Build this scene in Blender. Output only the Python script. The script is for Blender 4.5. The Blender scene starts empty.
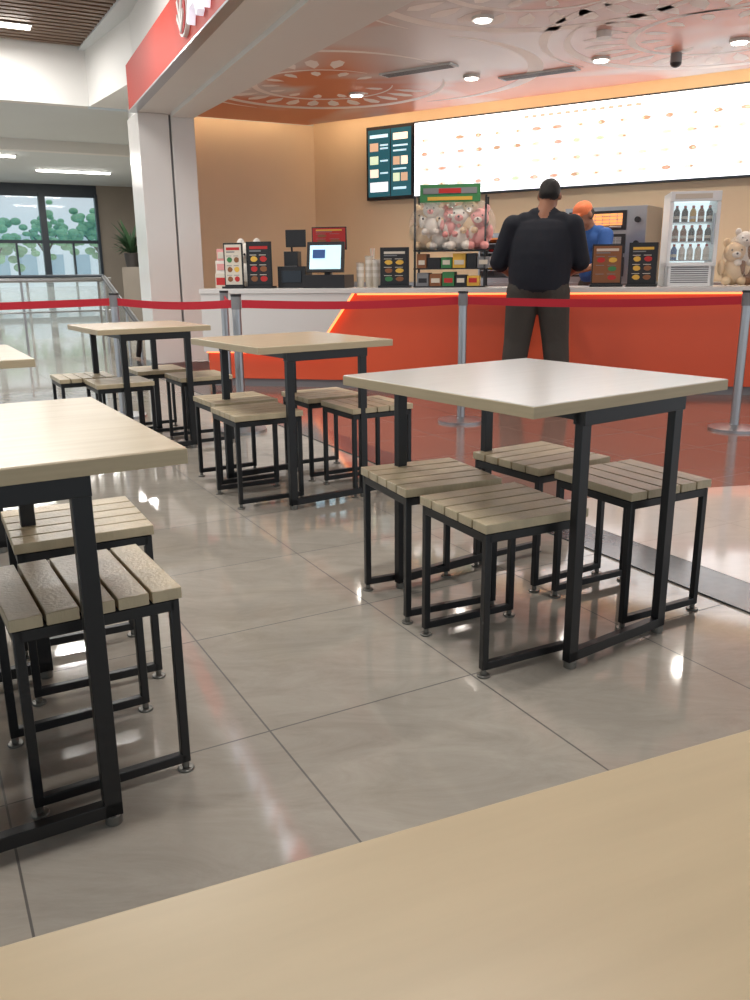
import bpy, bmesh, math, random
import numpy as np
from mathutils import Matrix, Vector
random.seed(7)
scene = bpy.context.scene
R = math.radians
# ------------------------------------------------------------------ materials
def lin(c):
    return tuple(((x/255)/12.92 if x/255 <= .04045 else ((x/255+.055)/1.055)**2.4) for x in c)
def mat(name, rgb, rough=.5, metal=0, emis=None, es=0, noise=0, nscale=20, bump=0, bscale=60, alpha=1, stretch=None, coat=0, trans=0, spec=.5):
    m = bpy.data.materials.new(name); m.use_nodes = True
    nt = m.node_tree; b = nt.nodes['Principled BSDF']
    c = lin(rgb)
    b.inputs['Base Color'].default_value = (*c, 1)
    b.inputs['Roughness'].default_value = rough
    b.inputs['Metallic'].default_value = metal
    b.inputs['Specular IOR Level'].default_value = spec
    b.inputs['Coat Weight'].default_value = coat
    b.inputs['Transmission Weight'].default_value = trans
    b.inputs['Alpha'].default_value = alpha
    if emis:
        b.inputs['Emission Color'].default_value = (*lin(emis), 1)
        b.inputs['Emission Strength'].default_value = es
    tc = nt.nodes.new('ShaderNodeTexCoord')
    mp = nt.nodes.new('ShaderNodeMapping')
    nt.links.new(tc.outputs['Object'], mp.inputs['Vector'])
    if stretch: mp.inputs['Scale'].default_value = stretch
    if noise:
        n = nt.nodes.new('ShaderNodeTexNoise'); n.inputs['Scale'].default_value = nscale
        n.inputs['Detail'].default_value = 6
        nt.links.new(mp.outputs[0], n.inputs['Vector'])
        mx = nt.nodes.new('ShaderNodeMix'); mx.data_type = 'RGBA'
        mx.inputs['A'].default_value = (*[x*(1-noise) for x in c], 1)
        mx.inputs['B'].default_value = (*[min(1, x*(1+noise)) for x in c], 1)
        nt.links.new(n.outputs['Fac'], mx.inputs['Factor'])
        nt.links.new(mx.outputs['Result'], b.inputs['Base Color'])
    if bump:
        n2 = nt.nodes.new('ShaderNodeTexNoise'); n2.inputs['Scale'].default_value = bscale
        nt.links.new(mp.outputs[0], n2.inputs['Vector'])
        bp = nt.nodes.new('ShaderNodeBump'); bp.inputs['Strength'].default_value = bump
        bp.inputs['Distance'].default_value = .02
        nt.links.new(n2.outputs['Fac'], bp.inputs['Height'])
        nt.links.new(bp.outputs[0], b.inputs['Normal'])
    return m

M = {}
M['laminate'] = mat('wood_laminate', (204,188,160), .24, noise=.12, nscale=3, stretch=(1.5,14,4))
M['laminate_w'] = mat('wood_laminate_warm', (200,180,146), .35, noise=.14, nscale=3, stretch=(1.5,14,4))
M['lam_edge'] = mat('wood_laminate_edge', (186,168,136), .4, noise=.12, nscale=4, stretch=(2,2,30))
M['lam_reflect'] = mat('laminate_painted_reflection', (206,203,197), .2, noise=.05, nscale=3, stretch=(1.5,14,4))  # main table's laminate, with its whitish reflection painted into the colour
M['slat'] = mat('stool_slat_wood', (188,172,142), .32, noise=.28, nscale=6, stretch=(3,3,1), bump=.12, bscale=40)
M['black'] = mat('black_powder_coat', (16,16,18), .38)
M['darkgap'] = mat('dark_gap', (25,22,20), .8)
M['rubber'] = mat('glide_foot', (120,118,112), .35, metal=.7)
M['steel'] = mat('brushed_steel', (170,170,172), .3, metal=.9, noise=.05, nscale=30)
M['white'] = mat('white_paint', (222,220,216), .5, noise=.02, nscale=3)
M['appl'] = mat('appliance_white', (240,242,242), .35)
M['whitegloss'] = mat('white_gloss_panel', (218,214,210), .2, noise=.03, nscale=2)
M['ceilwhite'] = mat('ceiling_white', (206,212,214), .7, noise=.02, nscale=2)
M['cream'] = mat('cream_wall', (228,206,172), .5, noise=.05, nscale=2)
M['brownwall'] = mat('brown_wall', (134,124,112), .6, noise=.1, nscale=3)
M['red'] = mat('red_fascia', (184,52,34), .55, noise=.04, nscale=2, spec=.3)
M['orange'] = mat('orange_counter', (224,92,56), .35, noise=.06, nscale=2)
M['belt'] = mat('red_webbing', (196,34,50), .7, bump=.2, bscale=300)
M['led'] = mat('warm_led', (255,232,200), .5, emis=(255,224,182), es=13)
M['ledor'] = mat('orange_led', (255,190,120), .5, emis=(255,140,80), es=2.2)
M['lamp'] = mat('lamp_white', (255,255,255), .5, emis=(255,250,240), es=16)
M['board'] = mat('menu_lightbox', (255,255,255), .3, emis=(246,250,255), es=1.9)
M['screen'] = mat('screen_teal', (30,60,66), .2, emis=(40,100,112), es=.7)
M['scrglow'] = mat('screen_glow', (200,225,235), .2, emis=(180,220,235), es=1.0)
M['glass'] = mat('clear_glass', (225,238,238), .03, alpha=.16, spec=.8)
M['winglass'] = mat('tinted_window_glass', (90,160,180), .03, alpha=.26, spec=.8)
M['plastic'] = mat('clear_plastic_bag', (244,242,240), .14, alpha=.13, bump=.8, bscale=14, spec=.6)
M['slatceil'] = mat('wood_slat_ceiling', (112,88,68), .5, noise=.15, nscale=5)
M['dark'] = mat('dark_void', (30,28,27), .8)
M['frame'] = mat('window_frame', (34,44,54), .4)
M['leaf'] = mat('foliage', (140,188,140), .7, noise=.6, nscale=3, bump=.8, bscale=5)
M['leafd'] = mat('house_plant_leaf', (60,90,60), .5, noise=.3, nscale=9)
M['trunk'] = mat('bark', (80,66,52), .9, noise=.3, nscale=12)
M['pot'] = mat('plant_pot', (60,55,52), .6)
M['outside'] = mat('paving_outside', (210,222,222), .8, noise=.1, nscale=1)
M['facade'] = mat('neighbour_facade', (232,240,244), .6, noise=.06, nscale=.6)
M['facwin'] = mat('neighbour_windows', (150,180,196), .3)
M['c_red'] = mat('print_red', (190,40,38), .5)
M['c_green'] = mat('print_green', (60,130,76), .5)
M['c_yel'] = mat('print_yellow', (226,178,70), .5)
M['c_brown'] = mat('print_brown', (140,88,52), .5)
M['c_grey'] = mat('print_grey', (130,130,132), .5)
M['c_pale'] = mat('print_pale', (216,206,190), .5)
M['c_blue'] = mat('print_blue', (60,100,170), .5)
M['c_black'] = mat('print_black', (28,26,28), .4)
M['pl_white'] = mat('plush_white', (238,230,220), .95, bump=.5, bscale=120)
M['pl_cream'] = mat('plush_cream', (234,208,172), .95, bump=.5, bscale=120)
M['pl_pink'] = mat('plush_pink', (236,164,160), .95, bump=.5, bscale=120)
M['pl_brown'] = mat('plush_brown', (150,112,84), .95, bump=.5, bscale=120)
M['dish1'] = mat('lightbox_print_tan', (230,215,200), .5, emis=(226,208,188), es=1.25)
M['dish2'] = mat('lightbox_print_red', (225,170,155), .5, emis=(226,160,145), es=1.15)
M['dish3'] = mat('lightbox_print_green', (180,200,170), .5, emis=(196,208,176), es=1.15)
M['dish4'] = mat('lightbox_print_grey', (210,214,218), .5, emis=(224,226,230), es=1.2)
M['dish5'] = mat('lightbox_print_brown', (180,150,120), .5, emis=(190,155,128), es=1.05)
M['heat'] = mat('heat_lamp_glow', (255,180,100), .5, emis=(220,140,90), es=.7)
M['skin'] = mat('skin', (150,104,80), .55, noise=.08, nscale=12)
M['hair'] = mat('black_hair', (22,20,20), .6, bump=.6, bscale=200)
M['shirt'] = mat('dark_navy_shirt', (26,30,40), .9, bump=.35, bscale=5)
M['trouser'] = mat('dark_grey_trousers', (66,63,58), .85, bump=.8, bscale=8)
M['shoe'] = mat('shoe_black', (26,24,24), .5)
M['sole'] = mat('shoe_sole', (120,116,110), .6)
M['polo'] = mat('blue_polo', (40,84,150), .8, bump=.5, bscale=9)
M['cap'] = mat('orange_cap', (214,112,66), .7, bump=.2, bscale=60)
M['eye'] = mat('eye_white', (220,215,210), .3)
M['lips'] = mat('lips', (130,78,68), .5)
M['mural'] = mat('mural_white', (246,236,230), .6)
M['strip'] = mat('dark_threshold_stone', (84,84,84), .12, noise=.2, nscale=30)
M['lamp2'] = mat('lit_letters', (240,240,250), .5, emis=(235,240,255), es=.5)
M['fridgeglow'] = mat('fridge_interior_light', (225,238,240), .5, emis=(220,238,242), es=1.1)

def floor_mat(name, c1, c2, mortar, rough, loc=(-.263,1.841), size=.6, veins=True):
    m = bpy.data.materials.new(name); m.use_nodes = True
    nt = m.node_tree; b = nt.nodes['Principled BSDF']
    tc = nt.nodes.new('ShaderNodeTexCoord'); mp = nt.nodes.new('ShaderNodeMapping')
    mp.vector_type = 'TEXTURE'
    mp.inputs['Location'].default_value = (loc[0], loc[1], 0)
    mp.inputs['Rotation'].default_value = (0, 0, R(28.7))
    mp.inputs['Scale'].default_value = (size, size, size)
    nt.links.new(tc.outputs['Object'], mp.inputs[0])
    br = nt.nodes.new('ShaderNodeTexBrick'); br.offset = 0; br.squash = 1
    br.inputs['Scale'].default_value = 1; br.inputs['Brick Width'].default_value = 1
    br.inputs['Row Height'].default_value = 1; br.inputs['Mortar Size'].default_value = .0045
    br.inputs['Mortar Smooth'].default_value = .2
    br.inputs['Color1'].default_value = (*lin(c1), 1); br.inputs['Color2'].default_value = (*lin(c2), 1)
    br.inputs['Mortar'].default_value = (*lin(mortar), 1)
    nt.links.new(mp.outputs[0], br.inputs['Vector'])
    mp2 = nt.nodes.new('ShaderNodeMapping'); mp2.inputs['Rotation'].default_value = (0, 0, R(-20)); mp2.inputs['Scale'].default_value = (1, 2.6, 1)
    nt.links.new(tc.outputs['Object'], mp2.inputs[0])
    n = nt.nodes.new('ShaderNodeTexNoise'); n.inputs['Scale'].default_value = 3.0; n.inputs['Detail'].default_value = 12
    n.inputs['Roughness'].default_value = .76; n.inputs['Distortion'].default_value = .8
    nt.links.new(mp2.outputs[0], n.inputs['Vector'])
    cr = nt.nodes.new('ShaderNodeValToRGB')
    cr.color_ramp.elements[0].position = .3; cr.color_ramp.elements[0].color = (.82, .80, .78, 1)
    cr.color_ramp.elements[1].position = .72; cr.color_ramp.elements[1].color = (1.12, 1.12, 1.11, 1)
    nt.links.new(n.outputs['Fac'], cr.inputs[0])
    mx = nt.nodes.new('ShaderNodeMix'); mx.data_type = 'RGBA'; mx.blend_type = 'MULTIPLY'
    mx.inputs['Factor'].default_value = 1 if veins else .4
    nt.links.new(br.outputs['Color'], mx.inputs['A']); nt.links.new(cr.outputs[0], mx.inputs['B'])
    nt.links.new(mx.outputs['Result'], b.inputs['Base Color'])
    mr = nt.nodes.new('ShaderNodeMapRange'); mr.inputs['To Min'].default_value = rough; mr.inputs['To Max'].default_value = .6
    nt.links.new(br.outputs['Fac'], mr.inputs['Value'])
    nt.links.new(mr.outputs[0], b.inputs['Roughness'])
    b.inputs['Specular IOR Level'].default_value = 1.0 if veins else .7
    return m
M['floor'] = floor_mat('grey_stone_tile', (173,166,155), (166,160,150), (84,78,72), .065)
M['floor_red'] = floor_mat('red_brown_tile', (136,106,96), (132,102,92), (96,72,66), .14, veins=False)
M['floor_cream'] = floor_mat('cream_tile', (214,202,194), (208,198,190), (160,146,136), .08, veins=False)

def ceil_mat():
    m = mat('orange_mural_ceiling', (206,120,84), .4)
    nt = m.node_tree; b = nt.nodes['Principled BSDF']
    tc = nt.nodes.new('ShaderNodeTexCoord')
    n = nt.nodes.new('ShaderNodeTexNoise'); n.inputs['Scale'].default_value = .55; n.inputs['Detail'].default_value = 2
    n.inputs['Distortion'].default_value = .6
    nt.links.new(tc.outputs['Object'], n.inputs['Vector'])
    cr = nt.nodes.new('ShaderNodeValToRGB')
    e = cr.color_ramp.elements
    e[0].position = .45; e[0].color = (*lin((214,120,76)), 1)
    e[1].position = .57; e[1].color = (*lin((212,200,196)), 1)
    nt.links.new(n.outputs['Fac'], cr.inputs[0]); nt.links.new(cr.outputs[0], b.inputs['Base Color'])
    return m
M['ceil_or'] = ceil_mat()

# ------------------------------------------------------------------ builder
class B:
    def __init__(s):
        s.bm = bmesh.new(); s.mats = []
    def mi(s, k):
        if k not in s.mats: s.mats.append(k)
        return s.mats.index(k)
    def _fin(s, vs, k):
        i = s.mi(k); fs = set()
        for v in vs: fs.update(v.link_faces)
        for f in fs: f.material_index = i
    def box(s, c, d, k, rot=None):
        m = Matrix.Translation(c)
        if rot is not None: m = m @ rot
        m = m @ Matrix.Diagonal((d[0], d[1], d[2], 1))
        r = bmesh.ops.create_cube(s.bm, size=1, matrix=m); s._fin(r['verts'], k)
    def bx(s, x0, x1, y0, y1, z0, z1, k):
        s.box(((x0+x1)/2, (y0+y1)/2, (z0+z1)/2), (x1-x0, y1-y0, z1-z0), k)
    def cyl(s, p1, p2, r1, k, r2=None, seg=20):
        p1 = Vector(p1); p2 = Vector(p2); d = p2-p1
        if r2 is None: r2 = r1
        m = Matrix.Translation((p1+p2)/2) @ d.to_track_quat('Z', 'Y').to_matrix().to_4x4()
        r = bmesh.ops.create_cone(s.bm, cap_ends=True, segments=seg, radius1=r1, radius2=r2, depth=d.length, matrix=m)
        s._fin(r['verts'], k)
    def ell(s, c, r, k, rot=None, u=18, v=12):
        m = Matrix.Translation(c)
        if rot is not None: m = m @ rot
        m = m @ Matrix.Diagonal((*r, 1))
        q = bmesh.ops.create_uvsphere(s.bm, u_segments=u, v_segments=v, radius=1, matrix=m); s._fin(q['verts'], k)
    def prism(s, pts, z0, z1, k, axis='z'):
        i = s.mi(k)
        def mk(p, h):
            if axis == 'z': return (p[0], p[1], h)
            if axis == 'y': return (p[0], h, p[1])
            return (h, p[0], p[1])
        a = [s.bm.verts.new(mk(p, z0)) for p in pts]; b = [s.bm.verts.new(mk(p, z1)) for p in pts]
        n = len(pts); fs = [s.bm.faces.new(a), s.bm.faces.new(b)]
        for j in range(n): fs.append(s.bm.faces.new([a[j], a[(j+1) % n], b[(j+1) % n], b[j]]))
        for f in fs: f.material_index = i
    def done(s, name, loc=(0, 0, 0), rz=0, bevel=0, angle=35):
        bmesh.ops.recalc_face_normals(s.bm, faces=s.bm.faces)
        me = bpy.data.meshes.new(name); s.bm.to_mesh(me); s.bm.free()
        for k in s.mats: me.materials.append(M[k])
        for p in me.polygons: p.use_smooth = True
        me.set_sharp_from_angle(angle=R(angle))
        o = bpy.data.objects.new(name, me); scene.collection.objects.link(o)
        o.location = loc; o.rotation_euler = (0, 0, rz)
        if bevel:
            bv = o.modifiers.new('bevel', 'BEVEL'); bv.width = bevel; bv.segments = 2; bv.limit_method = 'ANGLE'
        return o

A0 = R(28.5); ax = Vector((math.cos(A0), math.sin(A0))); bx_ = Vector((-math.sin(A0), math.cos(A0)))
def pq(p, q): 
    v = ax*p + bx_*q
    return (v.x, v.y)

# ------------------------------------------------------------------ room shell
b = B(); b.bx(-22, 14, -8, 24.5, -.12, 0, 'floor'); b.done('floor')
s0 = pq(2.5, -3); s1 = pq(2.5, 11.3)
C = Vector((-.80, 12.48)); WA = R(-34.3); w = Vector((math.cos(WA), math.sin(WA))); wn = Vector((-math.sin(WA), math.cos(WA)))
def bw(s, d=0):
    v = C + w*s - wn*d
    return (v.x, v.y)
b = B(); b.prism([s0, (10, -3), bw(12), bw(0), s1], .0, .004, 'floor_red'); b.done('floor_1')
b = B(); b.prism([pq(2.5, -1), pq(2.5, 3.05), (1.6, 4.12), (3.4, 4.45), (6, 4.6), (6, -1)], .004, .007, 'floor_cream'); b.done('floor_2')
b = B(); b.prism([pq(2.28, -3), pq(2.5, -3), pq(2.5, 11.3), pq(2.28, 11.3)], 0, .006, 'strip'); b.done('trim_1')
b = B(); b.bx(-.2, 11, 0, .15, 0, 3.3, 'cream'); b.done('wall_back', (C.x, C.y, 0), WA)
b = B(); b.bx(2.85, 5.35, 11.35, 11.5, 0, 3.3, 'cream'); b.done('wall_left', (0, 0, 0), A0)
b = B(); b.bx(2.85, 3.0, 10.3, 11.35, 0, 3.3, 'whitegloss'); b.done('wall_side', (0, 0, 0), A0)
# column
P1 = Vector((-2.44, 9.5)); P2 = Vector((-1.91, 9.80)); Pm = P1.lerp(P2, .56)
bk = Vector((-.25, .52)); e_ = (P2-P1).normalized()*.012; nrm = Vector((e_.y, -e_.x)).normalized()
b = B()
b.prism([P1, Pm-e_, Pm-e_+bk, P1+bk], 0, 2.7, 'whitegloss'); b.prism([Pm+e_, P2, P2+bk, Pm+e_+bk], 0, 2.7, 'whitegloss')
b.prism([Pm-e_-nrm*.03, Pm+e_-nrm*.03, Pm+e_+bk*.9, Pm-e_+bk*.9], 0, 2.7, 'c_grey')
b.prism([P1+nrm*.01-e_*.5, P2+nrm*.01+e_*.5, P2+bk*1.02, P1+bk*1.02], 0, .1, 'steel')
b.done('column', bevel=.006)
# bulkhead over shop front
fd = (Vector((-.80, 5.82))-P1).normalized()
E1 = P1+fd*12.5
def isect(P, u, Q, v):
    den = u.x*v.y-u.y*v.x; t = ((Q.x-P.x)*v.y-(Q.y-P.y)*v.x)/den
    return P+u*t
b = B()
b.prism([P1, E1, pq(3.0, -3), pq(3.0, 11.2), pq(2.7, 11.2)], 2.7, 3.75, 'white')
b.prism([P1-fd*.02, pq(2.25, 11.2), pq(2.75, 11.2)], 3.0, 3.75, 'white')
Q1 = P1.lerp(P2, .55)
b.prism([Q1+fd*.1, Q1+fd*12, pq(2.95, -3), pq(2.95, 9.4)], 2.66, 2.7, 'white')
b.done('wall_front')
X2 = isect(P1, fd, Vector(pq(2.2, 0)), bx_)
b = B(); b.prism([pq(2.18, 11.2), (X2.x, X2.y), (P1.x, P1.y), pq(2.3, 11.2)], 3.6, 3.65, 'ceilwhite'); b.done('ceiling_3')
# red fascia sign: local x along the shop front, mall side is local -y
FA = math.atan2(fd.y, fd.x)
b = B()
b.bx(0, 12, -.08, 0, 2.7, 3.13, 'red')
b.bx(-.01, 12, -.09, 0, 2.685, 2.70, 'steel')
cx = 2.85
b.cyl((cx, -.08, 2.91), (cx, -.11, 2.91), .155, 'white', seg=40); b.cyl((cx, -.109, 2.91), (cx, -.118, 2.91), .135, 'c_red', seg=40)
b.prism([(cx-.09, 3.0), (cx, 2.82), (cx+.09, 3.0), (cx+.05, 3.01), (cx, 2.90), (cx-.05, 3.01)], -.128, -.118, 'white', axis='y')
b.prism([(cx-.11, 2.89), (cx, 2.78), (cx+.11, 2.89), (cx+.09, 2.92), (cx, 2.82), (cx-.09, 2.92)], -.128, -.118, 'white', axis='y')
def stroke(q0, z0, q1, z1, t=.055):
    d = Vector((q1-q0, z1-z0)); n = Vector((-d.y, d.x)).normalized()*t/2
    b.prism([(q0+n.x, z0+n.y), (q1+n.x, z1+n.y), (q1-n.x, z1-n.y), (q0-n.x, z0-n.y)], -.13, -.08, 'lamp2', axis='y')
for q0 in (3.1, 3.55, 4.0, 4.45):
    stroke(q0, 2.78, q0+.14, 3.05); stroke(q0+.14, 3.05, q0+.3, 2.78); stroke(q0+.06, 2.89, q0+.23, 2.89)
b.done('shop_sign', (P1.x, P1.y, 0), FA)

# store ceiling
d = .38
Pc = isect(Vector(pq(3, 11.0)), ax, Vector(bw(0, d)), w)
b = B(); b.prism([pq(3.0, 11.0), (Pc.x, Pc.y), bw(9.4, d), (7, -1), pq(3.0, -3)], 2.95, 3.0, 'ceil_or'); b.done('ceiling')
b = B(); b.prism([pq(3.0, 11.4), bw(-.1, -.1), bw(10.5, -.1), (9, -1), pq(3.0, -3)], 3.3, 3.36, 'white'); b.done('ceiling_1')
b = B(); b.bx(.3, 9.3, -d+.0, -d+.03, 3.0, 3.03, 'led'); b.done('cove_light', (C.x, C.y, 0), WA)
b = B(); b.bx(3.05, 4.9, 10.96, 10.99, 3.0, 3.03, 'led'); b.done('cove_light', (0, 0, 0), A0)
# mural: petals and swirls painted on the ceiling
b = B()
def dash_ring(cx, cy, r, n, a0, a1, ln, wd, rad=True):
    for i in range(n):
        a = a0+(a1-a0)*i/(n-1); c = Vector((cx+r*math.cos(a), cy+r*math.sin(a)))
        u = Vector((math.cos(a), math.sin(a))) if rad else Vector((-math.sin(a), math.cos(a)))
        v = Vector((-u.y, u.x))
        pts = [c+u*(-ln/2), c+u*(-ln*.1)+v*wd/2, c+u*(ln*.3)+v*wd/2, c+u*ln/2, c+u*(ln*.3)-v*wd/2, c+u*(-ln*.1)-v*wd/2]
        b.prism([(p.x, p.y) for p in pts], 2.9485, 2.951, 'mural')
def arc_band(cx, cy, r, wd, a0, a1, n=40):
    o_ = []; i_ = []
    for k in range(n+1):
        t = k/n; a = a0+(a1-a0)*t; h = wd*.5*math.sin(math.pi*t)+.004
        o_.append((cx+(r+h)*math.cos(a), cy+(r+h)*math.sin(a))); i_.append((cx+(r-h)*math.cos(a), cy+(r-h)*math.sin(a)))
    for k in range(n):
        b.prism([o_[k], o_[k+1], i_[k+1], i_[k]], 2.9485, 2.951, 'mural')
for (cx, cy) in ((-.5, 9.6), (2.9, 7.7), (1.15, 6.3)):
    dash_ring(cx, cy, .95, 20, .3, 4.9, .34, .12)
    dash_ring(cx, cy, .55, 12, .3, 5.6, .2, .09)
    arc_band(cx, cy, 1.25, .12, -.2, 3.4); arc_band(cx, cy, 1.45, .1, 2.2, 5.6); arc_band(cx, cy, .72, .06, 0, 5.4)
    arc_band(cx+.6, cy-.5, 1.5, .14, -1.2, 1.2)
b.done('ceiling_mural')
for (x, y) in ((.857, 7.17), (-.163, 10.0), (1.0, 9.2), (2.11, 8.5), (3.13, 7.9), (2.4, 5.6), (3.2, 4.0)):
    b = B(); b.cyl((0, 0, 2.925), (0, 0, 2.95), .085, 'white', seg=28); b.cyl((0, 0, 2.918), (0, 0, 2.926), .062, 'lamp', seg=28)
    b.done('downlight', (x, y, 0))
    l = bpy.data.lights.new('downlight_spot', 'SPOT'); l.energy = 75; l.spot_size = R(150); l.spot_blend = .8; l.color = (1, .93, .84); l.shadow_soft_size = .06
    o = bpy.data.objects.new('downlight_lamp', l); scene.collection.objects.link(o); o.location = (x, y, 2.9)
for (x, y, r) in ((.45, 8.9, R(-34)), (1.65, 9.1, R(-34))):
    b = B(); b.bx(-.4, .4, -.08, .08, 2.935, 2.95, 'ceilwhite')
    for i in range(4): b.bx(-.37, .37, -.065+i*.036, -.053+i*.036, 2.93, 2.94, 'c_grey')
    b.done('air_vent', (x, y, 0), r)
b = B(); b.cyl((0, 0, 2.87), (0, 0, 2.95), .05, 'c_grey'); b.ell((0, 0, 2.87), (.05, .05, .04), 'c_black'); b.done('dome_camera', (2.75, 8.35, 0))
b = B(); b.cyl((0, 0, 2.9), (0, 0, 2.95), .06, 'white'); b.done('smoke_detector', (1.9, 7.6, 0))

# mall ceiling
b = B(); b.bx(-9, 2.25, -6, 11.2, 3.75, 3.85, 'dark'); b.done('ceiling_2', (0, 0, 0), A0)
b = B()
q = 4.0
while q < 11.1:
    b.bx(-4, 2.2, q, q+.08, 3.62, 3.7, 'slatceil'); q += .13
b.done('slatted_ceiling', (0, 0, 0), A0)
b = B(); b.bx(-9, 2.25, 11.2, 11.35, 3.0, 3.85, 'white'); b.done('wall_soffit', (0, 0, 0), A0)
b = B(); b.bx(-9, 9, 11.35, 14.2, 3.0, 3.1, 'ceilwhite'); b.bx(-9, 9, 14.2, 14.4, 2.85, 3.1, 'white'); b.bx(-9, 9, 14.4, 22.6, 3.05, 3.15, 'ceilwhite'); b.done('ceiling_4', (0, 0, 0), A0)
def strip(p0, p1, q, z, e):
    b = B(); b.bx(p0, p1, q-.03, q+.03, z-.04, z-.01, 'lamp'); b.bx(p0-.02, p1+.02, q-.045, q+.045, z-.01, z+.0, 'white')
    b.done('strip_light', (0, 0, 0), A0)
    l = bpy.data.lights.new('strip_area', 'AREA'); l.shape = 'RECTANGLE'; l.size = p1-p0; l.size_y = .06; l.energy = e; l.color = (1, .98, .95)
    o = bpy.data.objects.new('strip_lamp', l); scene.collection.objects.link(o)
    x, y = pq((p0+p1)/2, q); o.location = (x, y, z-.05); o.rotation_euler = (0, 0, A0)
for q in (1.6, 4.6, 7.6, 10.4):
    strip(.5, .95, q, 3.61, 26); strip(1.1, 1.55, q, 3.61, 26); strip(-2.2, -1.4, q, 3.61, 26)
for (a_, b_, q) in ((.6, 2.0, 16.5), (2.6, 4.0, 18.5), (-1.2, .2, 13.0), (-2, -.4, 16.5), (-1, .6, 19.5), (3.2, 4.6, 15.2)):  # far mall strips, several of them added to brighten the dim area
    strip(a_, b_, q, 2.99 if q < 14 else 3.04, 60)
# far window wall
b = B(); b.bx(4.3, 7.5, 21.5, 21.7, 0, 3.1, 'brownwall'); b.done('wall_far', (0, 0, 0), A0)
b = B(); b.bx(-9, 4.3, 21.5, 21.7, 2.85, 3.1, 'frame'); b.done('wall_lintel', (0, 0, 0), A0)
k = 1
p = -8.2; W = 1.25
while p < 4.25:
    b = B()
    b.bx(p, p+.08, 21.45, 21.62, 0, 2.85, 'frame'); b.bx(p+W-.06, p+W, 21.45, 21.62, 0, 2.85, 'frame'); b.bx(p+W*.5-.02, p+W*.5+.02, 21.5, 21.62, 0, 1.75, 'frame')
    for z in (0, .95, 1.75, 2.78): b.bx(p, p+W, 21.5, 21.62, z, z+.07, 'frame')
    b.bx(p+.05, p+W-.05, 21.55, 21.56, 1.75, 2.8, 'winglass'); b.bx(p+.05, p+W-.05, 21.55, 21.56, .05, 1.75, 'glass')
    b.done('window_%d' % k, (0, 0, 0), A0); k += 1; p += W
b = B(); b.bx(5.6, 5.75, 11.6, 21.5, 0, 3.1, 'brownwall'); b.done('wall_right', (0, 0, 0), A0)
# outside
b = B(); b.bx(-40, 35, 22.2, 80, -.3, -.05, 'outside'); b.done('ground_outside', (0, 0, 0), A0)
b = B(); b.bx(-20, 16, 58, 60, -.3, 3.4, 'facade')
for i in range(22): b.bx(-19+i*1.6, -18+i*1.6, 57.9, 58, .9, 2.2, 'facwin')
b.done('building_outside', (0, 0, 0), A0)
for i in range(10):
    b = B(); h = random.uniform(1.3, 2.2); rr = random.uniform(.9, 1.6)
    b.cyl((0, 0, -.1), (0, 0, h+.3), .10, 'trunk', r2=.05)
    for j in range(4):
        a_ = random.uniform(0, 6.28); b.cyl((0, 0, h-.2), (math.cos(a_)*rr*.6, math.sin(a_)*rr*.6, h+.8), .05, 'trunk', r2=.02, seg=8)
    for j in range(70):
        s_ = rr*random.uniform(.12, .24)
        b.ell((random.gauss(0, rr*.55), random.gauss(0, rr*.55), h+.6+random.gauss(0, rr*.38)), (s_, s_*.9, s_*.7), 'leaf', u=7, v=5)
    x, y = pq(-6+i*2.0+random.uniform(-.6, .6), random.uniform(32, 44)); b.done('tree', (x, y, 0))
# railings and escalator side
b = B()
for i in range(7):
    p = -3.8+i*1.05; b.bx(p, p+.03, 13.0, 13.05, 0, .96, 'steel')
b.bx(-3.8, 2.6, 13.02, 13.035, .1, .9, 'glass'); b.cyl((-3.9, 13.025, .99), (2.7, 13.025, .99), .03, 'steel'); b.cyl((-3.9, 13.0, .55), (2.7, 13.0, .55), .012, 'steel')
b.done('glass_railing', (0, 0, 0), A0)
b = B()
for i in range(6):
    p = -6+i*1.6; b.bx(p, p+.04, 17.0, 17.05, 0, 1.0, 'steel')
b.bx(-6, 3.4, 17.02, 17.035, .1, .95, 'glass'); b.cyl((-6, 17.025, 1.02), (3.4, 17.025, 1.02), .035, 'frame')
b.done('glass_railing', (0, 0, 0), A0)
b = B()
a = Vector((-3.9, 12.6, 1.02)); c = Vector((-3.0, 11.0, .42))
b.cyl(a, c, .035, 'c_black'); b.cyl(c, c+Vector((.02, -.1, -.12)), .035, 'c_black'); b.cyl(c+Vector((.02, -.1, -.12)), c+Vector((-.05, .02, -.38)), .035, 'c_black')
dd = (c-a)
for t in (0, .33, .66, 1):
    pt = a+dd*t; b.cyl((pt.x, pt.y, 0), (pt.x, pt.y, pt.z-.02), .018, 'steel')
i = b.mi('glass')
f = b.bm.faces.new([b.bm.verts.new(v) for v in ((a.x, a.y, .05), (c.x, c.y, .05), (c.x, c.y, c.z-.04), (a.x, a.y, a.z-.04))]); f.material_index = i
b.done('escalator_handrail')
b = B(); b.cyl((0, 0, 0), (0, 0, .3), .14, 'pot', r2=.18)
for i in range(60):
    a_ = random.uniform(0, 6.28); e = random.uniform(.2, 1.3); l = random.uniform(.4, .8)
    p0 = Vector((0, 0, .28)); d_ = Vector((math.cos(a_)*math.cos(e), math.sin(a_)*math.cos(e), math.sin(e)))
    p1 = p0+d_*l*.6; p2 = p1+(d_+Vector((0, 0, -.5))).normalized()*l*.5
    s_ = Vector((-d_.y, d_.x, 0)).normalized()*.045
    f = b.bm.faces.new([b.bm.verts.new(v) for v in (p0, p1-s_, p2, p1+s_)]); f.material_index = b.mi('leafd')
b.bx(-.2, .2, -.2, .2, -1.2, 0, 'brownwall')
plx, ply = pq(4.62, 19.8); b.done('potted_plant', (plx, ply, 1.2))

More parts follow.
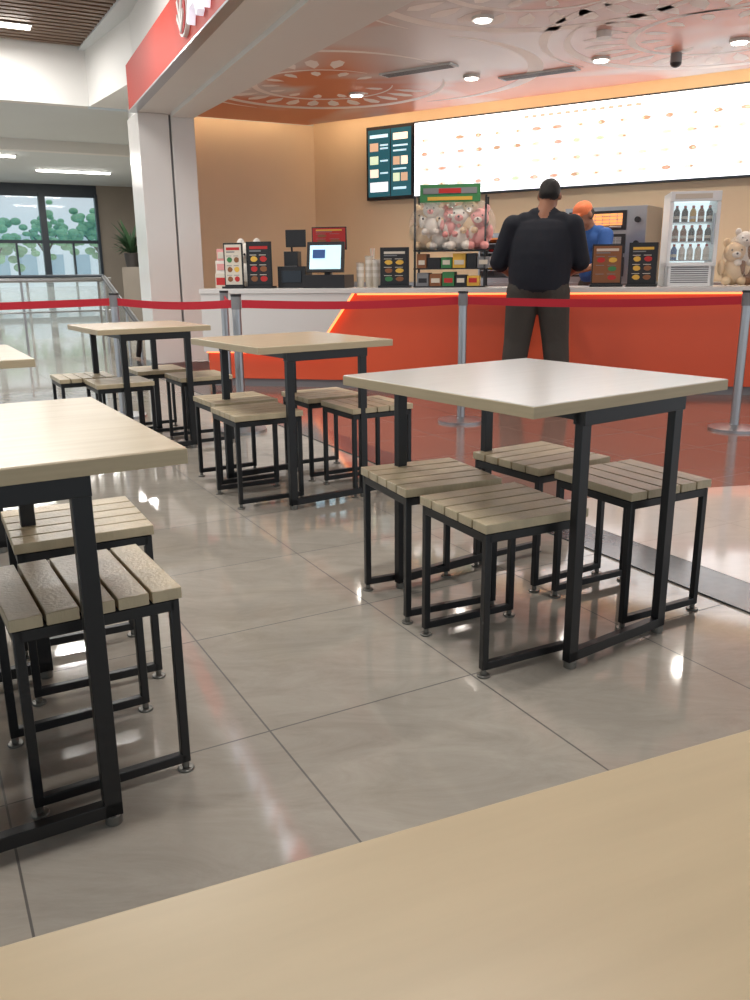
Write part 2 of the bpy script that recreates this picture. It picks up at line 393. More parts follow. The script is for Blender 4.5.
# ------------------------------------------------------------------ furniture
def table(x, y, deg, top='laminate', name='dining_table', S=.8):
    b = B(); h = S/2
    b.bx(-h, h, -h, h, .735, .765, 'lam_edge'); b.bx(-h+.002, h-.002, -h+.002, h-.002, .764, .767, top)
    for sy in (-1, 1):
        yy = sy*(h-.025)
        for sx in (-1, 1):
            b.bx(sx*.2-.018, sx*.2+.018, yy-.013, yy+.013, .02, .735, 'black')
            b.cyl((sx*.2, yy, 0), (sx*.2, yy, .022), .018, 'rubber')
        b.bx(-.218, .218, yy-.013, yy+.013, .02, .05, 'black'); b.bx(-.218, .218, yy-.02, yy+.02, .695, .735, 'black')
    for sx in (-1, 1): b.bx(sx*.2-.018, sx*.2+.018, -h+.025, h-.025, .707, .735, 'black')
    return b.done(name, (x, y, 0), R(deg), bevel=.002)
def stool(x, y, deg, sl='x'):
    b = B(); n = 5; S = .345; g = .007; wd = (S-g*(n-1))/n
    for i in range(n):
        t = -S/2+i*(wd+g)
        if sl == 'x': b.bx(-S/2, S/2, t, t+wd, .418, .444, 'slat')
        else: b.bx(t, t+wd, -S/2, S/2, .418, .444, 'slat')
    b.bx(-S/2+.012, S/2-.012, -S/2+.012, S/2-.012, .412, .42, 'darkgap')
    e = .157; h = .010
    for sx in (-1, 1):
        for sy in (-1, 1):
            b.bx(sx*e-h, sx*e+h, sy*e-h, sy*e+h, .022, .415, 'black')
            b.cyl((sx*e, sy*e, 0), (sx*e, sy*e, .006), .019, 'rubber'); b.cyl((sx*e, sy*e, .006), (sx*e, sy*e, .024), .008, 'rubber')
        b.bx(sx*e-h, sx*e+h, -e, e, .39, .415, 'black')
    for sy in (-1, 1):
        b.bx(-e, e, sy*e-h, sy*e+h, .022, .044, 'black'); b.bx(-e, e, sy*e-h, sy*e+h, .39, .415, 'black')
    return b.done('slatted_stool', (x, y, 0), R(deg), bevel=.002)
table(.480, 2.605, 36, 'lam_reflect', S=.83)
stool(.365, 2.33, 27, 'x'); stool(.18, 2.70, 24, 'x'); stool(.83, 2.64, 29, 'y'); stool(.60, 2.97, 33, 'x')
table(-.415, 4.22, 35, S=.73)
stool(-.575, 4.06, 29, 'x'); stool(-.74, 4.45, 30, 'x'); stool(-.04, 4.25, 30, 'y'); stool(-.28, 4.60, 30, 'x')
table(-1.50, 5.45, 33, S=.70)
stool(-1.58, 5.22, 30, 'x'); stool(-1.15, 5.52, 30, 'x'); stool(-1.90, 5.5, 30, 'y'); stool(-1.52, 5.9, 30, 'x')
table(-.905, 1.715, 30.5)
stool(-.65, 1.735, 31, 'y'); stool(-.82, 2.2, 28, 'x'); stool(-1.13, 1.45, 30, 'y'); stool(-1.3, 1.93, 30, 'x')
table(-1.87, 3.46, 30)
stool(-2.2, 3.15, 30, 'x'); stool(-2.45, 3.55, 30, 'x')
table(.22, .088, 23.3, 'laminate_w')

def stanchion(x, y):
    b = B()
    b.cyl((0, 0, 0), (0, 0, .02), .17, 'steel', seg=40); b.cyl((0, 0, .02), (0, 0, .04), .165, 'steel', r2=.04, seg=40)
    b.cyl((0, 0, .03), (0, 0, .93), .03, 'steel', seg=28); b.cyl((0, 0, .84), (0, 0, .925), .034, 'c_grey', seg=28); b.cyl((0, 0, .925), (0, 0, .94), .036, 'c_black', seg=28)
    b.done('queue_stanchion', (x, y, 0))
SP = [(5.2, 5.3), (2.49, 5.74), (.64, 6.15), (-.93, 5.85), (-1.95, 6.5), (-4.6, 5.5)]
for s_ in SP: stanchion(*s_)
stanchion(-1.20, 6.95)
def belt(p, q):
    b = B(); p = Vector(p); q = Vector(q); dd = q-p; L = dd.length; n = 12
    for i in range(n):
        t0 = i/n; t1 = (i+1)/n
        z0 = .875-.02*math.sin(math.pi*t0); z1 = .875-.02*math.sin(math.pi*t1)
        b.prism([(.036+(L-.072)*t0, z0-.027), (.036+(L-.072)*t1, z1-.027), (.036+(L-.072)*t1, z1+.027), (.036+(L-.072)*t0, z0+.027)], -.0015, .0015, 'belt', axis='y')
    b.done('barrier_belt', (p.x, p.y, 0), math.atan2(dd.y, dd.x))
for i in range(len(SP)-1): belt(SP[i], SP[i+1])
belt((-1.20, 6.95), (-.93, 5.85))

# ------------------------------------------------------------------ counter
CA = R(-11.5); CL = Vector((-1.62, 8.26)); cu = Vector((math.cos(CA), math.sin(CA))); cn = Vector((-math.sin(CA), math.cos(CA)))
def cpos(s, d=.3, z=.93):
    v = CL+cu*s+cn*d
    return (v.x, v.y, z)
b = B()
b.bx(0, 6.4, .04, .62, .08, .88, 'orange'); b.bx(.02, 6.4, .07, .6, 0, .08, 'c_grey')
b.bx(-.03, 6.4, -.04, .66, .885, .93, 'whitegloss')
b.prism([(-.02, .34), (1.08, .34), (1.46, .885), (-.02, .885)], -.03, .04, 'whitegloss', axis='y')
b.bx(1.5, 6.4, .0, .03, .868, .884, 'ledor')
def para(x0, z0, x1, z1, t, y0, y1, k):
    b.prism([(x0, z0), (x0+t, z0), (x1+t, z1), (x1, z1)], y0, y1, k, axis='y')
para(1.08, .34, 1.46, .885, .015, -.025, .03, 'ledor')
b.bx(0, 1.1, -.01, .03, .328, .34, 'ledor')
b.done('service_counter', (CL.x, CL.y, 0), CA, bevel=.003)
b = B(); b.bx(.6, 6.6, -.65, -.02, .05, .9, 'steel'); b.bx(.58, 6.6, -.67, -.02, .9, .94, 'steel')
for i in range(7): b.bx(.7+i*.8, 1.4+i*.8, -.665, -.65, .15, .85, 'whitegloss')
b.done('back_counter', (C.x, C.y, 0), WA, bevel=.003)
# menu board
b = B(); o0 = .16
b.bx(1.53+o0, 8.0, -.12, -.01, 1.98, 2.88, 'frame'); b.bx(1.55+o0, 7.97, -.13, -.12, 2.0, 2.86, 'board')
rr = random.Random(3)
x = 1.87
def blob(x, z, w_, h_, k, y0=-.134):
    b.prism([(x+w_*math.cos(t)*rr.uniform(.75, 1), z+h_*math.sin(t)*rr.uniform(.7, 1)) for t in [i*math.pi/5 for i in range(10)]], y0, -.13, k, axis='y')
while x < 7.7:
    for z in (2.12, 2.30, 2.48, 2.64):
        if rr.random() < .85:
            ww = rr.uniform(.07, .1)
            blob(x, z, ww, .04, 'dish4'); blob(x+rr.uniform(-.02, .02), z+.006, ww*.62, .024, rr.choice(['dish1', 'dish5', 'dish1', 'dish3', 'dish1', 'dish2']), -.136); blob(x+rr.uniform(-.03, .03), z+.004, ww*.25, .012, rr.choice(['dish5', 'dish3', 'dish2']), -.138)
        b.bx(x-.06, x+.05, -.133, -.13, z-.064, z-.058, 'dish4'); b.bx(x-.06, x+rr.uniform(0, .05), -.133, -.13, z-.078, z-.073, 'dish4')
    x += .25
for i in range(14): b.bx(3.2+i*.1, 3.26+i*.1, -.134, -.13, 2.77, 2.80, 'dish2')
for xx in (3.0, 4.6, 6.2): b.bx(xx-.004, xx+.004, -.133, -.129, 2.0, 2.86, 'dish4')
b.done('menu_board', (C.x, C.y, 0), WA)
b = B(); x0 = .95; b.bx(x0, x0+.72, -.1, -.01, 1.98, 2.88, 'c_black')
b.bx(x0+.03, x0+.69, -.105, -.1, 2.02, 2.84, 'screen')
for (x_, z_, w_, h_, k_) in ((.06, 2.74, .28, .04, 'scrglow'), (.06, 2.58, .13, .1, 'dish5'), (.22, 2.6, .12, .02, 'scrglow'), (.22, 2.64, .12, .02, 'scrglow'), (.06, 2.42, .13, .1, 'dish3'), (.22, 2.45, .12, .02, 'scrglow'), (.06, 2.26, .13, .1, 'dish1'), (.22, 2.3, .12, .02, 'scrglow'), (.06, 2.08, .28, .12, 'dish4'), (.42, 2.7, .22, .08, 'dish1'), (.42, 2.62, .22, .02, 'scrglow'), (.42, 2.56, .2, .02, 'scrglow'), (.42, 2.4, .1, .1, 'dish5'), (.54, 2.4, .1, .1, 'dish1'), (.42, 2.34, .2, .02, 'scrglow'), (.42, 2.2, .1, .1, 'dish3'), (.54, 2.2, .1, .1, 'dish5'), (.42, 2.1, .2, .03, 'scrglow')):
    b.bx(x0+x_, x0+x_+w_, -.108, -.105, z_, z_+h_, k_)
b.bx(x0+.375, x0+.385, -.109, -.105, 2.02, 2.84, 'c_black')
b.done('digital_menu_screen', (C.x, C.y, 0), WA)
# oven
b = B()
b.bx(3.95, 4.85, -.6, -.05, .94, 1.72, 'steel')
for z in (1.0, 1.24, 1.48):
    b.bx(4.0, 4.64, -.615, -.6, z, z+.2, 'c_black'); b.bx(4.03, 4.6, -.62, -.615, z+.05, z+.17, 'heat' if z > 1.4 else 'c_grey')
    for i in range(7): b.bx(4.06+i*.08, 4.065+i*.08, -.624, -.62, z+.05, z+.17, 'steel')
    for j in range(3): b.bx(4.03, 4.6, -.624, -.62, z+.07+j*.035, z+.076+j*.035, 'steel')
    b.cyl((4.02, -.65, z+.03), (4.6, -.65, z+.03), .012, 'steel')
    b.cyl((4.76, -.6, z+.1), (4.76, -.63, z+.1), .03, 'c_black')
b.done('pizza_oven', (C.x, C.y, 0), WA, bevel=.004)
b = B()
b.bx(0, .7, 0, .4, 0, .05, 'steel'); b.bx(0, .7, 0, .4, .5, .55, 'steel'); b.bx(0, .7, .38, .4, .05, .5, 'steel')
for x in (0, .68): b.bx(x, x+.02, 0, .4, .05, .5, 'steel')
for i in range(4):
    b.bx(.02, .68, .02, .38, .13+i*.1, .137+i*.1, 'steel')
    for j in range(5): b.ell((.1+j*.125, .2, .16+i*.1), (.05, .1, .025), rr.choice(['c_yel', 'c_brown', 'c_red']), u=10, v=6)
b.bx(.02, .68, .1, .14, .485, .5, 'heat')
x, y = bw(2.9, .62); b.done('food_warmer', (x, y, .94), WA)

def poster(b, x0, x1, z0, z1, y, bg, seed):
    r = random.Random(seed); b.bx(x0, x1, y-.004, y, z0, z1, bg)
    W = x1-x0; H = z1-z0
    b.bx(x0+W*.1, x1-W*.1, y-.006, y-.004, z1-H*.14, z1-H*.07, r.choice(['c_red', 'c_yel', 'c_pale']))
    b.bx(x0+W*.1, x0+W*.6, y-.006, y-.004, z1-H*.2, z1-H*.17, 'c_grey')
    for i in range(3):
        zz = z0+H*(.06+.24*i)
        for j in range(2):
            xx = x0+W*(.1+.42*j); k_ = r.choice(['c_brown', 'c_yel', 'c_green', 'c_red', 'c_brown'])
            b.prism([(xx+W*.18+W*.17*math.cos(t)*r.uniform(.8, 1), zz+H*.08+H*.07*math.sin(t)) for t in [q_*math.pi/5 for q_ in range(10)]], y-.006, y-.004, k_, axis='y')
            b.bx(xx, xx+W*.3, y-.006, y-.004, zz+H*.17, zz+H*.185, 'c_pale' if bg == 'c_black' else 'c_grey')
def stand_sign(s, w_, h_, bg, seed, dd=.25, rz=0, name='counter_menu_sign'):
    b = B(); b.bx(-w_/2, w_/2, 0, .015, .02, h_, 'c_black'); b.bx(-w_/2-.01, w_/2+.01, -.06, .1, 0, .02, 'c_black')
    poster(b, -w_/2+.012, w_/2-.012, .035, h_-.015, 0, bg, seed)
    b.done(name, cpos(s, dd), CA+rz)
stand_sign(.26, .19, .42, 'c_pale', 1, .15); stand_sign(.50, .25, .43, 'c_black', 2, .2)
stand_sign(1.82, .27, .36, 'c_black', 5, .18); stand_sign(3.72, .26, .36, 'c_brown', 6, .12); stand_sign(4.02, .24, .37, 'c_black', 7, .12, R(-6))
def plush(b, x, y, z, s, k, k2='pl_white'):
    b.ell((x, y, z+.09*s), (.075*s, .065*s, .09*s), k); b.ell((x, y-.01*s, z+.22*s), (.075*s, .07*s, .068*s), k)
    b.ell((x, y-.07*s, z+.205*s), (.03*s, .025*s, .022*s), k2); b.ell((x, y-.095*s, z+.212*s), (.008*s,)*3, 'c_black', u=8, v=6)
    for sx in (-1, 1):
        b.ell((x+sx*.055*s, y, z+.285*s), (.026*s, .015*s, .03*s), k)
        b.ell((x+sx*.03*s, y-.068*s, z+.235*s), (.007*s,)*3, 'c_black', u=8, v=6)
        b.ell((x+sx*.085*s, y-.03*s, z+.12*s), (.024*s, .03*s, .055*s), k)
        b.ell((x+sx*.05*s, y-.06*s, z+.03*s), (.032*s, .05*s, .03*s), k)
# small boxed displays at the counter's left end
b = B(); b.bx(-.06, .06, -.05, .05, 0, .14, 'c_pale'); b.bx(-.05, .05, -.054, -.05, .03, .10, 'c_red'); b.bx(-.055, .05, -.04, .045, .14, .26, 'pl_white'); b.bx(-.04, .035, -.044, -.04, .17, .23, 'pl_pink')
b.bx(-.04, .04, -.03, .03, .26, .37, 'pl_pink'); b.bx(-.03, .03, -.034, -.03, .28, .34, 'c_pale'); b.done('boxed_snack_display', cpos(.08, .32), CA, bevel=.003)
b = B(); plush(b, 0, 0, 0, 1.5, 'pl_white'); b.done('plush_toy', cpos(.30, .5), CA)
# POS terminal
b = B()
b.bx(-.2, .2, -.1, .3, 0, .12, 'c_black'); b.bx(-.03, .03, .05, .1, .12, .3, 'c_black')
rt = Matrix.Rotation(R(-12), 4, 'X')
b.box((0, 0, .28), (.36, .03, .28), 'c_black', rt); b.box((0, -.018, .28), (.30, .006, .22), 'scrglow', rt)
b.box((-.06, -.023, .31), (.12, .004, .08), 'c_blue', rt); b.box((.08, -.023, .25), (.1, .004, .1), 'c_blue', rt); b.box((-.08, -.023, .22), (.08, .004, .05), 'c_pale', rt)
b.cyl((.0, .2, .12), (.0, .2, .42), .012, 'steel'); b.bx(-.18, .16, .18, .2, .35, .56, 'c_black'); poster(b, -.17, .15, .36, .55, .18, 'c_red', 11)
b.done('pos_terminal', cpos(1.16, .2), CA, bevel=.003)
b = B(); b.bx(-.14, .14, -.12, .12, 0, .2, 'c_black'); b.bx(-.1, .1, -.13, -.12, .05, .16, 'frame'); b.bx(-.09, .05, -.06, .06, .2, .34, 'c_black')
b.cyl((-.02, 0, .2), (-.03, 0, .46), .01, 'c_black'); b.bx(-.08, .12, -.02, 0, .38, .54, 'c_black')
for i in range(4):
    for j in range(3): b.bx(-.07+i*.03, -.05+i*.03, -.11+j*.02, -.1+j*.02, .2, .205, 'c_grey')
b.done('cash_register', cpos(.79, .42), CA, bevel=.004)
# cups
b = B()
for (x, y, n) in ((-.08, 0, 5), (.0, .02, 7), (.08, -.02, 6)):
    for i in range(n): b.cyl((x, y, .0+i*.03), (x, y, .1+i*.03), .028, 'pl_white' if i % 2 else 'c_pale', r2=.038, seg=18)
    b.cyl((x, y, .1+n*.03-.03), (x, y, .11+n*.03-.03), .041, 'glass')
b.cyl((.02, .1, 0), (.02, .1, .2), .04, 'c_pale')
for i in range(6): b.cyl((.02, .1, .1), (.02+random.uniform(-.03, .03), .1+random.uniform(-.02, .02), .36), .004, rr.choice(['c_red', 'pl_white']), seg=6)
b.done('paper_cup_stack', cpos(1.55, .3), CA)
# plush display rack
b = B(); T = .80
for sx in (-.33, .31):
    for y in (-.12, .14): b.bx(sx, sx+.018, y, y+.018, 0, T, 'c_black')
for z in (0, .16, .32): b.bx(-.33, .33, -.14, .17, z, z+.012, 'c_black')
b.bx(-.27, .27, -.16, -.14, T-.06, T+.09, 'c_green'); b.bx(-.24, .24, -.165, -.16, T+.01, T+.06, 'c_grey'); b.bx(-.2, .2, -.165, -.16, T-.045, T-.015, 'c_yel'); b.bx(-.1, .1, -.168, -.165, T+.015, T+.055, 'c_red')
r2 = random.Random(5)
for z in (.012, .172):
    x = -.3
    while x < .26:
        w_ = r2.uniform(.08, .14); b.bx(x, x+w_-.01, -.12, .12, z, z+r2.uniform(.09, .13), r2.choice(['c_green', 'c_yel', 'c_pale', 'c_brown', 'c_black', 'c_grey']))
        b.bx(x+.015, x+w_-.025, -.123, -.12, z+.03, z+.07, r2.choice(['c_pale', 'c_red', 'c_black'])); x += w_
for (x, z, s_, k, k2) in ((-.25, .33, 1.3, 'pl_cream', 'pl_white'), (-.10, .33, 1.3, 'pl_white', 'pl_cream'), (.08, .33, 1.35, 'pl_white', 'pl_pink'), (.25, .33, 1.25, 'pl_pink', 'pl_white'), (-.18, .46, 1.0, 'pl_white', 'pl_pink'), (.17, .47, 1.0, 'pl_cream', 'pl_white'), (.0, .44, .9, 'pl_pink', 'pl_white')):
    plush(b, x, r2.uniform(-.06, .03), z, s_, k, k2)
b.ell((-.19, -.02, .55), (.2, .19, .225), 'plastic'); b.ell((.16, -.02, .55), (.25, .2, .235), 'plastic')
for cx_ in (-.19, .16): b.cyl((cx_, -.02, .76), (cx_, -.02, .81), .012, 'plastic', r2=.035, seg=12)
b.done('plush_toy_display_rack', cpos(2.33, .30), CA)
# refrigerator
b = B(); W = .205; H = .78
b.bx(-W, W, .3, .33, 0, H, 'appl'); b.bx(-W, -W+.03, -.1, .3, 0, H, 'appl'); b.bx(W-.03, W, -.1, .3, 0, H, 'appl')
b.bx(-W, W, -.1, .3, 0, .2, 'appl'); b.bx(-W, W, -.1, .3, H-.04, H, 'appl'); b.bx(-W, W, -.13, -.1, H-.08, H, 'appl')
b.bx(-W+.03, W-.03, .28, .298, .2, H-.04, 'fridgeglow')
for i in range(8): b.bx(-W+.05, W-.05, -.105, -.1, .03+i*.018, .038+i*.018, 'c_grey')
for z in (.215, .37, .53):
    b.bx(-W+.03, W-.03, -.07, .28, z, z+.006, 'steel')
    for i in range(5):
        x = -.135+i*.067; k = r2.choice(['c_brown', 'c_red', 'c_black', 'c_yel', 'c_green', 'c_brown'] if z > .3 else ['c_pale', 'c_blue', 'pl_white'])
        b.cyl((x, -.03, z+.006), (x, -.03, z+.09), .026, k, seg=14); b.cyl((x, -.03, z+.09), (x, -.03, z+.12), .026, k, r2=.011, seg=14); b.cyl((x, -.03, z+.12), (x, -.03, z+.14), .012, 'c_red', seg=10)
        b.cyl((x, -.03, z+.03), (x, -.03, z+.055), .0268, 'c_pale', seg=14)
b.bx(-W+.02, W-.02, -.115, -.105, .2, H-.09, 'glass')
b.bx(-W, -W+.03, -.13, -.1, .18, H-.09, 'appl'); b.bx(W-.03, W, -.13, -.1, .18, H-.09, 'appl'); b.bx(-W, W, -.13, -.1, .17, .2, 'appl')
b.cyl((W-.05, -.15, .35), (W-.05, -.15, .6), .008, 'steel'); b.box((-.02, -.133, H-.04), (.3, .004, .04), 'c_pale')
b.done('countertop_refrigerator', cpos(4.42, .27), CA, bevel=.003)
b = B()
for (x, z, s_, k) in ((-.07, 0, 1.25, 'pl_cream'), (.1, 0, 1.25, 'pl_brown'), (.0, .16, 1.0, 'pl_white')): plush(b, x, 0, z, s_, k)
b.ell((0.01, 0, .22), (.18, .16, .22), 'plastic'); b.done('bagged_plush_toys', cpos(4.86, .25, .935), CA)

# ------------------------------------------------------------------ people
def sdf_body(prims, voxel):
    bm = bmesh.new()
    for pr in prims:
        if pr[0] == 'e':
            _, c, r, rot, k = pr
            m = Matrix.Translation(c) @ (rot or Matrix.Identity(4)) @ Matrix.Diagonal((*r, 1))
            bmesh.ops.create_uvsphere(bm, u_segments=28, v_segments=18, radius=1, matrix=m)
        else:
            _, p1, r1, p2, r2_, k = pr
            p1 = Vector(p1); p2 = Vector(p2); dd = p2-p1
            m = Matrix.Translation((p1+p2)/2) @ dd.to_track_quat('Z', 'Y').to_matrix().to_4x4()
            bmesh.ops.create_cone(bm, cap_ends=True, segments=22, radius1=r1, radius2=r2_, depth=dd.length, matrix=m)
            for p, r in ((p1, r1), (p2, r2_)):
                bmesh.ops.create_uvsphere(bm, u_segments=20, v_segments=12, radius=r, matrix=Matrix.Translation(p))
    me = bpy.data.meshes.new('tmp'); bm.to_mesh(me); bm.free()
    o = bpy.data.objects.new('tmp', me); scene.collection.objects.link(o)
    rm = o.modifiers.new('r', 'REMESH'); rm.mode = 'VOXEL'; rm.voxel_size = voxel
    sm = o.modifiers.new('s', 'SMOOTH'); sm.factor = .5; sm.iterations = 6
    dg = bpy.context.evaluated_depsgraph_get(); dg.update()
    me2 = bpy.data.meshes.new_from_object(o.evaluated_get(dg), depsgraph=dg)
    bpy.data.objects.remove(o, do_unlink=True)
    return me2
def classify(me, prims, keys):
    n = len(me.polygons); co = np.empty(n*3); me.polygons.foreach_get('center', co); co = co.reshape(-1, 3)
    best = np.full(n, 1e9); idx = np.zeros(n, int)
    for pr in prims:
        if pr[0] == 'e':
            _, c, r, rot, k = pr
            q_ = co-np.array(c)
            if rot is not None: q_ = q_ @ np.array(rot.to_3x3())
            r = np.array(r); k0 = np.linalg.norm(q_/r, axis=1); k1 = np.linalg.norm(q_/(r*r), axis=1)+1e-9
            d_ = k0*(k0-1)/k1
        else:
            _, p1, r1, p2, r2_, k = pr
            p1 = np.array(p1); p2 = np.array(p2); v = p2-p1
            t = np.clip(((co-p1)@v)/(v@v), 0, 1); d_ = np.linalg.norm(co-(p1+t[:, None]*v), axis=1)-(r1+(r2_-r1)*t)
        m_ = d_ < best; best[m_] = d_[m_]; idx[m_] = keys.index(k)
    return idx
def hand(pr, wrist, dirv, up, side, k='skin', s=1.0):
    wv = Vector(wrist); dv = Vector(dirv).normalized(); uv = Vector(up).normalized(); sv = dv.cross(uv)*side
    pr.append(('c', wv, .027*s, wv+dv*.05*s, .03*s, k))
    for i, (l, off) in enumerate(((.072, .03), (.082, .010), (.076, -.011), (.058, -.03))):
        root = wv+dv*.055*s+sv*off*s; kn = wv+dv*.095*s+sv*off*1.15*s
        mid = kn+(dv*.8-uv*.45).normalized()*l*.5*s; tip = mid+(dv*.45-uv*.9).normalized()*l*.5*s
        pr.append(('c', root, .012*s, kn, .0105*s, k)); pr.append(('c', kn, .0105*s, mid, .0095*s, k)); pr.append(('c', mid, .0095*s, tip, .008*s, k))
    t0 = wv+dv*.02*s+sv*.028*s; t1 = t0+(dv*.7+sv*.7-uv*.2).normalized()*.045*s; t2 = t1+(dv*.95+sv*.1-uv*.3).normalized()*.035*s
    pr.append(('c', t0, .014*s, t1, .011*s, k)); pr.append(('c', t1, .011*s, t2, .009*s, k))
def head(pr, c, tilt, yaw, hairk, cap=False):
    Rm = Matrix.Rotation(yaw, 4, 'Z') @ Matrix.Rotation(tilt, 4, 'X'); c = Vector(c)
    def P(x, y, z): return c+(Rm.to_3x3() @ Vector((x, y, z)))
    pr.append(('e', P(0, 0, .02), (.078, .094, .095), Rm, 'skin'))
    pr.append(('e', P(0, .025, -.045), (.064, .068, .066), Rm, 'skin'))
    pr.append(('e', P(0, .06, -.09), (.028, .026, .02), Rm, 'skin'))
    pr.append(('c', P(0, .088, .012), .010, P(0, .108, -.022), .014, 'skin'))
    pr.append(('c', P(-.035, .082, .028), .01, P(.035, .082, .028), .01, 'skin'))
    pr.append(('e', P(0, .088, -.052), (.024, .010, .008), Rm, 'lips'))
    for sx in (-1, 1):
        pr.append(('e', P(sx*.085, -.005, -.005), (.015, .023, .035), Rm @ Matrix.Rotation(sx*R(-18), 4, 'Z'), 'skin'))
    if cap:
        pr.append(('e', P(0, -.006, .052), (.088, .104, .08), Rm, 'cap'))
        pr.append(('e', P(0, .11, .05), (.066, .07, .012), Rm, 'cap'))
        pr.append(('e', P(0, -.03, .0), (.083, .082, .075), Rm, hairk))
    else:
        pr.append(('e', P(0, -.012, .050), (.086, .10, .084), Rm, hairk))
        pr.append(('e', P(0, -.032, .015), (.082, .078, .072), Rm, hairk))
    return [P(-.031, .084, .006), P(.031, .084, .006)], P
def person(name, prims, eyes, loc, rz, keys, voxel=.0095, sc=1.0):
    me = sdf_body(prims, voxel); idx = classify(me, prims, keys)
    me.materials.clear()
    for k in keys: me.materials.append(M[k])
    me.polygons.foreach_set('material_index', idx.astype('i')); me.polygons.foreach_set('use_smooth', np.ones(len(idx), bool)); me.update()
    bm = bmesh.new(); bm.from_mesh(me)
    for e in eyes:
        for (rad, off, kk) in ((.0125, 0, 'eye'), (.007, .0075, 'hair')):
            q_ = bmesh.ops.create_uvsphere(bm, u_segments=12, v_segments=8, radius=rad, matrix=Matrix.Translation(e+Vector((0, off, 0))))
            for v in q_['verts']:
                for f in v.link_faces: f.material_index = keys.index(kk); f.smooth = True
    bm.to_mesh(me); bm.free()
    me.name = name
    o = bpy.data.objects.new(name, me); scene.collection.objects.link(o); o.location = loc; o.rotation_euler = (0, 0, rz); o.scale = (sc,)*3
    return o
keys = ['skin', 'hair', 'shirt', 'trouser', 'shoe', 'sole', 'polo', 'cap', 'eye', 'lips']
def legs(pr, spread, k='trouser', hipw=.105, foot_out=.06, th=1.0):
    for sx in (-1, 1):
        hip = (sx*hipw, 0, .90); kn = (sx*(hipw+spread*.5), .02, .50); an = (sx*(hipw+spread), -.02, .12)
        pr.append(('c', hip, .130*th, kn, .102*th, k)); pr.append(('c', kn, .102*th, an, .088*th, k))
        pr.append(('c', (an[0], -.02, .09), .05, (an[0]+sx*.02, .06, .055), .045, 'shoe')); pr.append(('c', (an[0]+sx*.02, .05, .05), .045, (an[0]+sx*foot_out, .16, .04), .036, 'shoe'))
        pr.append(('e', (an[0]+sx*.025, .05, .016), (.052, .15, .016), Matrix.Rotation(-sx*R(15), 4, 'Z'), 'sole'))
        pr.append(('e', (sx*.08, -.03, .93), (.12, .13, .12), None, k))
pr = []
legs(pr, .08, th=1.10, hipw=.118)
pr += [('e', (0, .0, .94), (.215, .16, .12), None, 'trouser')]
# jacket torso: closely spaced elliptical sections so the back is one smooth plane
secs = [(.92, .0, .240, .178), (1.0, .01, .252, .192), (1.1, .025, .258, .2), (1.2, .035, .260, .198), (1.3, .045, .262, .182), (1.38, .052, .256, .158), (1.44, .056, .235, .125)]
for i in range(31):
    z = .93+i*(1.43-.93)/30
    for j in range(len(secs)-1):
        if secs[j][0] <= z <= secs[j+1][0]:
            t = (z-secs[j][0])/(secs[j+1][0]-secs[j][0]); a_, c_ = secs[j], secs[j+1]
            pr.append(('e', (.012*(z-.9)*2, a_[1]+(c_[1]-a_[1])*t, z), (a_[2]+(c_[2]-a_[2])*t, a_[3]+(c_[3]-a_[3])*t, .055), None, 'shirt')); break
pr += [('c', (-.13, .055, 1.455), .078, (.16, .055, 1.455), .078, 'shirt'), ('c', (-.05, .06, 1.50), .064, (.09, .06, 1.50), .064, 'shirt'),
       ('c', (.02, .055, 1.48), .078, (.045, .085, 1.60), .066, 'skin')]
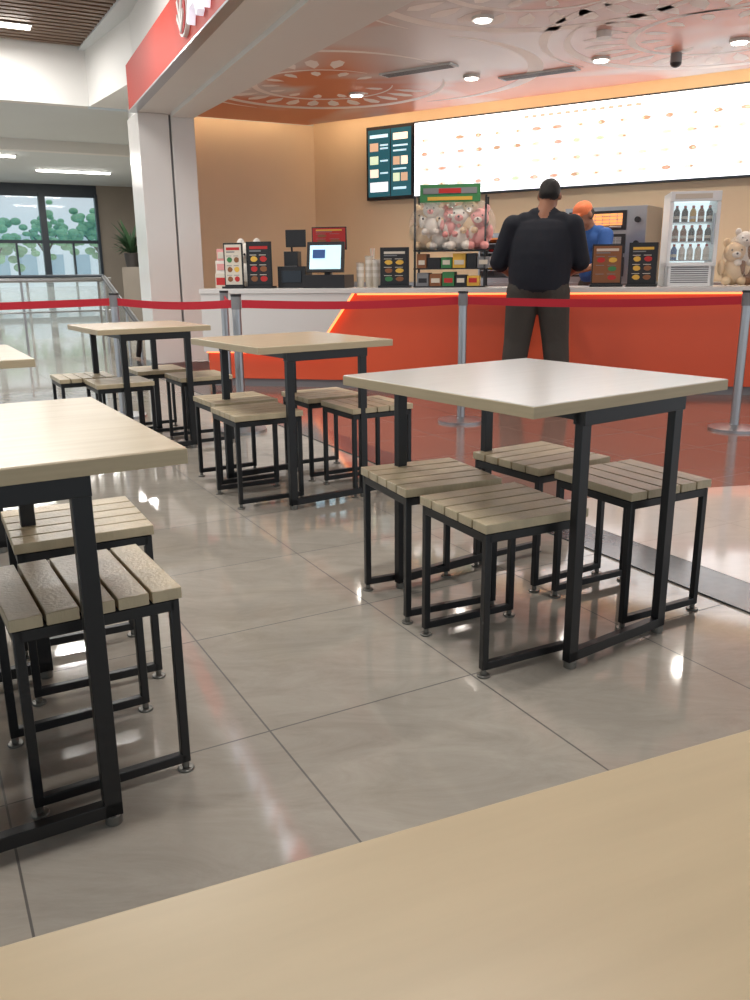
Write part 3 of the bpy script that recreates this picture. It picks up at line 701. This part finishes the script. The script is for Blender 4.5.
for sx in (-1, 1):
    sh = (sx*.235+.015, .05, 1.42); el = (sx*.335, .06, 1.14); wr = (sx*.21, .36, 1.01)
    se = tuple(el[i]+(wr[i]-el[i])*.12 for i in range(3))
    pr.append(('c', sh, .094, el, .074, 'shirt')); pr.append(('c', el, .074, se, .068, 'shirt')); pr.append(('c', el, .05, wr, .03, 'skin'))
    hand(pr, wr, (-sx*.25, .95, -.14), (0, .1, 1), -sx)
eyes, _ = head(pr, (.06, .105, 1.655), R(-14), R(-8), 'hair')
person('man_customer', pr, eyes, (1.365, 7.16, .004), CA, keys)
pr = []
legs(pr, .03, 'trouser', th=.9)
pr += [('e', (0, .0, .95), (.175, .13, .12), None, 'trouser'), ('e', (0, .02, 1.05), (.185, .14, .15), None, 'polo'),
       ('e', (0, .05, 1.2), (.185, .135, .18), None, 'polo'), ('e', (0, .09, 1.34), (.195, .125, .14), None, 'polo'),
       ('c', (-.11, .10, 1.43), .06, (.11, .10, 1.43), .06, 'polo'), ('c', (0, .11, 1.43), .06, (0, .16, 1.53), .054, 'skin')]
for sx in (-1, 1):
    sh = (sx*.19, .09, 1.39); el = (sx*.27, .16, 1.13); wr = (sx*.15, .38, 1.06)
    se = tuple(sh[i]+(el[i]-sh[i])*.8 for i in range(3))
    pr.append(('c', sh, .075, se, .062, 'polo')); pr.append(('c', sh, .048, el, .042, 'skin')); pr.append(('c', el, .042, wr, .027, 'skin'))
    hand(pr, wr, (-sx*.3, .95, -.2), (0, .1, 1), -sx)
eyes, _ = head(pr, (0, .21, 1.585), R(-32), 0, 'hair', cap=True)
person('shop_worker', pr, eyes, (2.24, 8.70, .004), R(118), keys)

# ------------------------------------------------------------------ world
wd = bpy.data.worlds.new('world'); scene.world = wd; wd.use_nodes = True
bg = wd.node_tree.nodes['Background']; bg.inputs[0].default_value = (.82, .92, 1, 1); bg.inputs[1].default_value = 1.2
scene.view_settings.view_transform = 'Standard'

# ------------------------------------------------------------------ camera
cam = bpy.data.cameras.new('camera'); co = bpy.data.objects.new('camera', cam); scene.collection.objects.link(co)
cam.sensor_fit = 'VERTICAL'; cam.sensor_height = 36; cam.sensor_width = 27; cam.lens = 36*.84
pitch = math.atan(230/840)
co.matrix_world = Matrix.Translation((0, 0, 1.09)) @ Matrix.Rotation(math.pi/2-pitch, 4, 'X') @ Matrix.Rotation(R(-.5), 4, 'Z')
cam.clip_start = .02
scene.camera = co
